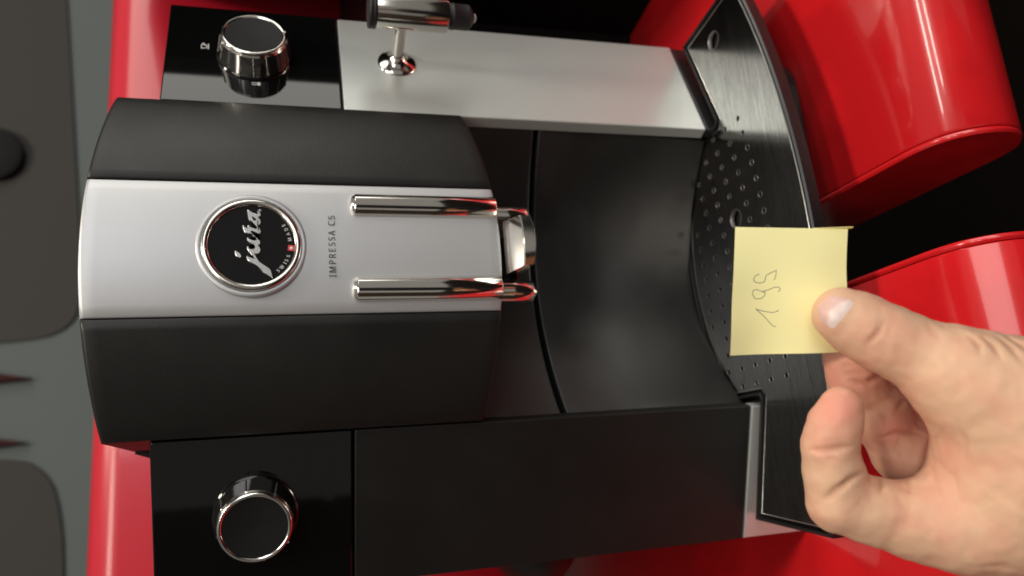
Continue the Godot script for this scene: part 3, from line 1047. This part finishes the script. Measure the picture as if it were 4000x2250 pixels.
func person() -> void:
	var t := thing("person", "bare left hand of a person holding up the yellow note, index finger curled", "person")
	lumps.seed = 3
	lumps.frequency = 0.12
	lumps.fractal_octaves = 3
	chain("thumb", [Vector3(-0.06230, 0.13875, 0.15864), Vector3(-0.06514, 0.13403, 0.15936), Vector3(-0.06949, 0.12844, 0.16157), Vector3(-0.07170, 0.12532, 0.16249), Vector3(-0.07579, 0.11951, 0.16484), Vector3(-0.08085, 0.11352, 0.16753), Vector3(-0.08528, 0.10819, 0.16911)], [0.00747, 0.00865, 0.00867, 0.00887, 0.00932, 0.01082, 0.01235])
	chain("palm", [Vector3(-0.08563, 0.10819, 0.16902), Vector3(-0.09256, 0.09745, 0.17161), Vector3(-0.09937, 0.07623, 0.17850)], [0.01185, 0.01715, 0.02124])
	chain("palm", [Vector3(-0.12308, 0.10783, 0.15370), Vector3(-0.12009, 0.09625, 0.16068), Vector3(-0.11944, 0.07443, 0.17180)], [0.01178, 0.01565, 0.01858])
	chain("palm", [Vector3(-0.10370, 0.10004, 0.15992), Vector3(-0.10661, 0.09351, 0.16601), Vector3(-0.10902, 0.07533, 0.17525)], [0.00814, 0.01739, 0.02348])
	chain("palm", [Vector3(-0.11424, 0.09238, 0.14613), Vector3(-0.11333, 0.06021, 0.16262)], [0.01171, 0.02283])
	chain("index", [Vector3(-0.08824, 0.13986, 0.15387), Vector3(-0.09321, 0.14160, 0.15207), Vector3(-0.09911, 0.14254, 0.14921), Vector3(-0.10673, 0.14068, 0.14677), Vector3(-0.11443, 0.13866, 0.14435), Vector3(-0.11783, 0.13000, 0.14613), Vector3(-0.12147, 0.11902, 0.14909), Vector3(-0.12347, 0.10748, 0.15371)], [0.00586, 0.00696, 0.00736, 0.00799, 0.00862, 0.00921, 0.01053, 0.01178])
	chain("middle", [Vector3(-0.06680, 0.12377, 0.14377), Vector3(-0.07297, 0.12288, 0.14194), Vector3(-0.07997, 0.12146, 0.14006), Vector3(-0.09048, 0.11322, 0.13721), Vector3(-0.10287, 0.10484, 0.13554), Vector3(-0.11101, 0.09253, 0.13830), Vector3(-0.11486, 0.08442, 0.14410)], [0.00676, 0.00782, 0.00799, 0.00840, 0.00908, 0.00985, 0.01112])
	chain("ring", [Vector3(-0.08048, 0.10723, 0.13297), Vector3(-0.08796, 0.10143, 0.13014), Vector3(-0.09752, 0.09232, 0.12781), Vector3(-0.11123, 0.07796, 0.13408)], [0.00667, 0.00741, 0.00808, 0.01001])
	var lines := []
	lines.append([[Vector3(-0.06653, 0.13357, 0.16828), Vector3(-0.06882, 0.13497, 0.16728), Vector3(-0.07109, 0.13670, 0.16617), Vector3(-0.07272, 0.13788, 0.16540)], 0.0008, 0.0006])
	lines.append([[Vector3(-0.06564, 0.13595, 0.16779), Vector3(-0.06759, 0.13734, 0.16687), Vector3(-0.06989, 0.13873, 0.16586)], 0.0006, 0.00018])
	lines.append([[Vector3(-0.09961, 0.15122, 0.15236), Vector3(-0.09962, 0.14867, 0.15313), Vector3(-0.09924, 0.14487, 0.15438), Vector3(-0.09868, 0.14087, 0.15575)], 0.0008, 0.0019])
	lines.append([[Vector3(-0.11330, 0.14745, 0.15003), Vector3(-0.11037, 0.14500, 0.15152), Vector3(-0.10788, 0.14153, 0.15321), Vector3(-0.10636, 0.13724, 0.15491)], 0.0008, 0.0018])
	lines.append([[Vector3(-0.11280, 0.13262, 0.15468), Vector3(-0.11119, 0.13109, 0.15555), Vector3(-0.11037, 0.12935, 0.15629)], 0.0008, 0.0011])
	lines.append([[Vector3(-0.07930, 0.12802, 0.14307), Vector3(-0.08029, 0.12352, 0.14419), Vector3(-0.07917, 0.12049, 0.14539), Vector3(-0.07715, 0.11746, 0.14683)], 0.0008, 0.0016])
	lines.append([[Vector3(-0.09666, 0.11775, 0.13856), Vector3(-0.09551, 0.11317, 0.14025), Vector3(-0.09580, 0.10783, 0.14180), Vector3(-0.09705, 0.10404, 0.14264)], 0.0008, 0.0014])
	lines.append([[Vector3(-0.10090, 0.11920, 0.16501), Vector3(-0.10731, 0.12050, 0.16299), Vector3(-0.11320, 0.12396, 0.16044), Vector3(-0.11743, 0.12673, 0.15852)], 0.0008, 0.0004])
	lines.append([[Vector3(-0.10090, 0.11920, 0.16501), Vector3(-0.10879, 0.11929, 0.16298), Vector3(-0.11617, 0.12128, 0.16050)], 0.0008, 0.00035])
	lines.append([[Vector3(-0.10091, 0.11907, 0.16505), Vector3(-0.10891, 0.11780, 0.16341), Vector3(-0.11571, 0.11856, 0.16145)], 0.0008, 0.0003])
	lines.append([[Vector3(-0.10058, 0.11893, 0.16518), Vector3(-0.10909, 0.11576, 0.16398), Vector3(-0.11532, 0.11515, 0.16259)], 0.0009, 0.00025])
	lines.append([[Vector3(-0.07418, 0.11544, 0.18155), Vector3(-0.07601, 0.11494, 0.18124), Vector3(-0.07827, 0.11549, 0.18050)], 0.001, 0.0009])
	lines.append([[Vector3(-0.07446, 0.11217, 0.18248), Vector3(-0.07665, 0.11121, 0.18221), Vector3(-0.07964, 0.11105, 0.18150)], 0.0011, 0.0009])
	lines.append([[Vector3(-0.07462, 0.10792, 0.18373), Vector3(-0.07701, 0.10696, 0.18341), Vector3(-0.08034, 0.10668, 0.18266)], 0.0011, 0.0009])
	lines.append([[Vector3(-0.07492, 0.10432, 0.18475), Vector3(-0.07731, 0.10337, 0.18443), Vector3(-0.07998, 0.10307, 0.18385)], 0.0011, 0.0009])
	lines.append([[Vector3(-0.09658, 0.15174, 0.15297), Vector3(-0.09672, 0.14760, 0.15419), Vector3(-0.09629, 0.14277, 0.15577)], 0.0005, 0.00022])
	lines.append([[Vector3(-0.11785, 0.14302, 0.15023), Vector3(-0.11466, 0.13953, 0.15210), Vector3(-0.11066, 0.13742, 0.15376)], 0.0006, 0.0003])
	lines.append([[Vector3(-0.07372, 0.13315, 0.14400), Vector3(-0.07516, 0.12942, 0.14477), Vector3(-0.07435, 0.12566, 0.14612)], 0.0006, 0.0003])
	lines.append([[Vector3(-0.07683, 0.13206, 0.14354), Vector3(-0.07756, 0.12795, 0.14461), Vector3(-0.07680, 0.12344, 0.14617)], 0.0006, 0.0004])
	lines.append([[Vector3(-0.08929, 0.11386, 0.14162), Vector3(-0.08724, 0.11079, 0.14308), Vector3(-0.08666, 0.10849, 0.14392)], 0.0008, 0.001])
	lines.append([[Vector3(-0.08570, 0.11992, 0.14068), Vector3(-0.09057, 0.11692, 0.14036), Vector3(-0.09445, 0.11658, 0.13948)], 0.001, 0.0005])
	lines.append([[Vector3(-0.06773, 0.13154, 0.16860), Vector3(-0.06969, 0.13293, 0.16768), Vector3(-0.07135, 0.13363, 0.16704)], 0.0007, 0.0003])
	lines.append([[Vector3(-0.08626, 0.14611, 0.15730), Vector3(-0.08572, 0.14265, 0.15849), Vector3(-0.08684, 0.13922, 0.15926)], 0.0006, 0.00012])
	lines.append([[Vector3(-0.10243, 0.15249, 0.15125), Vector3(-0.10185, 0.14697, 0.15308), Vector3(-0.10145, 0.13939, 0.15550)], 0.0007, 0.0003])
	lines.append([[Vector3(-0.11593, 0.14920, 0.14883), Vector3(-0.11240, 0.14571, 0.15079), Vector3(-0.10956, 0.14223, 0.15257)], 0.0007, 0.0003])
	lines.append([[Vector3(-0.09479, 0.11891, 0.17096), Vector3(-0.10039, 0.11630, 0.17033), Vector3(-0.10583, 0.11570, 0.16913)], 0.001, 0.00025])
	lines.append([[Vector3(-0.09602, 0.12026, 0.17024), Vector3(-0.10152, 0.11898, 0.16923), Vector3(-0.10687, 0.11938, 0.16775)], 0.0009, 0.0003])
	lines.append([[Vector3(-0.13395, 0.10177, 0.16194), Vector3(-0.13246, 0.10719, 0.16066), Vector3(-0.13343, 0.11196, 0.15896)], 0.001, 0.0003])
	blush.append([Vector3(-0.08943, 0.14545, 0.15993), 0.013, 0.75])
	blush.append([Vector3(-0.10017, 0.14694, 0.15460), 0.006, 0.35])
	blush.append([Vector3(-0.07797, 0.12939, 0.14514), 0.016, 0.8])
	blush.append([Vector3(-0.09339, 0.11085, 0.14149), 0.016, 0.6])
	blush.append([Vector3(-0.08551, 0.09843, 0.13652), 0.018, 0.8])
	blush.append([Vector3(-0.11223, 0.11907, 0.16110), 0.014, 0.3])
	blush.append([Vector3(-0.06773, 0.14793, 0.16360), 0.006, 0.5])
	blush.append([Vector3(-0.06980, 0.13644, 0.16873), 0.01, 0.25])
	var all := PackedInt32Array(range(bone_a.size()))
	var look := Vector3(-0.236, 0.283, 0.93).normalized()
	var marks := []
	for c in lines:
		var on := []
		var mid := Vector3.ZERO
		for w in c[0]:
			var q: Vector3 = w + look * 0.005
			for k in 16:
				q -= look * clampf(hand_field(q, all), -0.003, 0.003)
			on.append(q)
			mid += q / c[0].size()
		var reach := 0.0
		for q in on:
			reach = maxf(reach, mid.distance_to(q))
		marks.append([on, c[1], c[2], mid, pow(reach + 0.004, 2.0)])
	creases = marks
	# bounds
	var lo := Vector3(1, 1, 1)
	var hi := -lo
	for i in bone_a.size():
		for q in [[bone_a[i], bone_ra[i]], [bone_b[i], bone_rb[i]]]:
			var r: Vector3 = Vector3.ONE * (q[1] + 0.004)
			lo = lo.min(q[0] - r)
			hi = hi.max(q[0] + r)
	var s := 0.00072
	var blk := 8
	var nb := Vector3i(((hi - lo) / (s * blk)).ceil())
	var n := nb * blk
	var field := PackedFloat32Array()
	field.resize(n.x * n.y * n.z)
	field.fill(1.0)
	var live := []
	var half := s * blk * 0.5 * 1.7321
	for bx in nb.x:
		for by in nb.y:
			for bz in nb.z:
				var c := lo + (Vector3(bx, by, bz) + Vector3(0.5, 0.5, 0.5)) * s * blk
				var near := PackedInt32Array()
				var dm := 1.0
				for i in all:
					var dd := bone_distance(i, c)
					dm = minf(dm, dd)
					if dd < half + 0.0125:
						near.append(i)
				if dm > half + 0.004:
					continue
				var inside := dm < -half - 0.001
				if not inside:
					live.append(Vector3i(bx, by, bz))
				for x in blk:
					for y in blk:
						var at := ((bx * blk + x) * n.y + by * blk + y) * n.z + bz * blk
						for z in blk:
							field[at + z] = -1.0 if inside else hand_field(lo + Vector3(bx * blk + x, by * blk + y, bz * blk + z) * s, near)
	# surface nets
	var index := {}
	var verts := PackedVector3Array()
	var corner := [Vector3i(0, 0, 0), Vector3i(1, 0, 0), Vector3i(0, 1, 0), Vector3i(1, 1, 0), Vector3i(0, 0, 1), Vector3i(1, 0, 1), Vector3i(0, 1, 1), Vector3i(1, 1, 1)]
	var edges := [[0, 1], [2, 3], [4, 5], [6, 7], [0, 2], [1, 3], [4, 6], [5, 7], [0, 4], [1, 5], [2, 6], [3, 7]]
	var sy := n.z
	var sx := n.y * n.z
	var off := []
	for c in corner:
		off.append(c.x * sx + c.y * sy + c.z)
	var crossing := []
	for b in live:
		for x in blk:
			for y in blk:
				for z in blk:
					var v := Vector3i(b.x * blk + x, b.y * blk + y, b.z * blk + z)
					if v.x >= n.x - 1 or v.y >= n.y - 1 or v.z >= n.z - 1:
						continue
					var at: int = v.x * sx + v.y * sy + v.z
					var mask := 0
					for k in 8:
						if field[at + off[k]] < 0.0:
							mask |= 1 << k
					if mask == 0 or mask == 255:
						continue
					var sum := Vector3.ZERO
					var cnt := 0
					for e in edges:
						var fa: float = field[at + off[e[0]]]
						var fb: float = field[at + off[e[1]]]
						if (fa < 0.0) != (fb < 0.0):
							sum += Vector3(corner[e[0]]).lerp(Vector3(corner[e[1]]), clampf(fa / (fa - fb), 0.0, 1.0))
							cnt += 1
					index[at] = verts.size()
					verts.append(lo + (Vector3(v) + sum / cnt) * s)
					crossing.append(at)
	var tri := PackedInt32Array()
	var axes := [[sx, sy, 1], [sy, 1, sx], [1, sx, sy]]
	for at in crossing:
		for ax in axes:
			var f0: float = field[at]
			var f1: float = field[at + ax[0]]
			if (f0 < 0.0) == (f1 < 0.0):
				continue
			var i0: int = index.get(at, -1)
			var i1: int = index.get(at - ax[1], -1)
			var i2: int = index.get(at - ax[1] - ax[2], -1)
			var i3: int = index.get(at - ax[2], -1)
			if i0 < 0 or i1 < 0 or i2 < 0 or i3 < 0:
				continue
			if f0 < 0.0:
				tri.append_array([i0, i1, i2, i0, i2, i3])
			else:
				tri.append_array([i0, i2, i1, i0, i3, i2])
	# colour: skin with pinker pads and joints, and fine unevenness
	var tint := FastNoiseLite.new()
	tint.seed = 8
	tint.frequency = 0.08
	tint.fractal_octaves = 3
	var colors := PackedColorArray()
	var base := Color(0.65, 0.405, 0.268)
	var pink := Color(0.64, 0.275, 0.20)
	for v in verts:
		var c := base
		var w := 0.0
		for q in blush:
			w = maxf(w, q[2] * clampf(1.35 - v.distance_to(q[0]) / q[1], 0.0, 1.0))
		w = clampf(w + 0.10 + 0.5 * tint.get_noise_3dv(v * 1000.0), 0.0, 1.0)
		c = base.lerp(pink, w)
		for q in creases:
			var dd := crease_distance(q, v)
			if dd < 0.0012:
				c = c.lerp(Color(0.36, 0.12, 0.07), clampf(q[2] / 0.0012, 0.15, 0.8) * (1.0 - dd / 0.0012))  # shading of the creases painted into the skin colour
		colors.append(c)
	var st := new_st()
	st.set_smooth_group(0)
	for i in verts.size():
		st.set_color(colors[i])
		st.add_vertex(verts[i])
	for i in tri:
		st.add_index(i)
	var hand := obj("hand", st, M["skin"], t)
	# thumb nail: a patch laid on the skin
	var rows := []
	var view := Vector3(-0.236, 0.283, 0.93).normalized()
	var ncol := PackedColorArray()
	for i in 15:
		var row := PackedVector3Array()
		for j in 13:
			var u := i / 14.0           # from root to tip
			var w := lerpf(-1, 1, j / 12.0)
			var q := nail_point(u, w) + view * 0.02
			for k in 6:
				q -= view * clampf(hand_field(q, all), -0.004, 0.004)
			for k in 8:
				q -= hand_gradient(q, all) * hand_field(q, all)
			var lift := 0.00032 * (1.0 - pow(absf(w), 4.0)) * minf(1.0, u * 6.0 + 0.15)
			row.append(q + hand_gradient(q, all) * (lift - 0.00006))
		rows.append(row)
	var ns := new_st()
	ns.set_smooth_group(1)
	for i in 14:
		for j in 12:
			for k in [[0, 0], [0, 1], [1, 1], [0, 0], [1, 1], [1, 0]]:
				var u: float = (i + k[0]) / 14.0
				var w: float = absf(lerpf(-1, 1, (j + k[1]) / 12.0))
				var c := Color(0.62, 0.395, 0.345)
				var lun := clampf((0.46 - u - 0.22 * w * w) * 9.0, 0.0, 1.0)
				c = c.lerp(Color(0.70, 0.56, 0.52), lun)
				c = c.lerp(Color(0.66, 0.47, 0.36), clampf((u - 0.9) * 8.0, 0.0, 1.0))
				ns.set_color(c)
				ns.add_vertex(rows[i + k[0]][j + k[1]])
	obj("thumb_nail", ns, M["nail"], hand)
	# the rest of the person stands behind the viewpoint, in dark clothes
	st = new_st()
	var torso := []
	for q in [[-1.0, 0.17, 0.13, 0.0], [-0.55, 0.185, 0.14, 0.0], [-0.25, 0.165, 0.12, 0.0], [0.0, 0.185, 0.13, 0.0], [0.16, 0.205, 0.125, 0.0], [0.25, 0.19, 0.105, 0.0], [0.30, 0.12, 0.08, 0.0], [0.33, 0.062, 0.060, 0.0], [0.38, 0.056, 0.058, -0.01], [0.42, 0.062, 0.080, -0.02], [0.47, 0.074, 0.098, -0.02], [0.53, 0.079, 0.102, -0.02], [0.58, 0.070, 0.092, -0.015], [0.62, 0.045, 0.058, -0.01], [0.635, 0.002, 0.002, -0.01]]:
		var row := PackedVector3Array()
		for i in 33:
			var an := TAU * (i % 32) / 32.0
			row.append(Vector3(-0.24 + q[1] * cos(an), q[0], 0.80 + q[3] + q[2] * sin(an)))
		torso.append(row)
	grid(st, torso.slice(0, 8), 1)
	obj("dark_jacket", st, M["sleeve_cloth"], t)
	st = new_st()
	grid(st, torso.slice(7), 1)
	obj("head", st, M["face_skin"], t)
	# sleeve, beyond the edge of the picture
	st = new_st()
	tube(st, PackedVector3Array([Vector3(-0.10844, 0.07395, 0.17581), Vector3(-0.11376, 0.02239, 0.17942), Vector3(-0.12780, -0.13428, 0.14291), Vector3(-0.08826, -0.56194, -0.03947)]), [0.036, 0.040, 0.050, 0.058], 28, 0, true)
	obj("sleeve", st, M["sleeve_cloth"], t)

func nail_point(u: float, w: float) -> Vector3:
	var root := Vector3(-0.06431, 0.14299, 0.16706)
	var tip := Vector3(-0.05960, 0.14991, 0.16399)
	var side := Vector3(0.00399, -0.00310, 0.00196)
	var wide := 1.0 if u < 0.45 else sqrt(maxf(0.0, 1.0 - pow((u - 0.45) / 0.56, 2.2)))
	return root.lerp(tip, u - 0.05 * w * w * (1.0 - u)) + side * w * wide
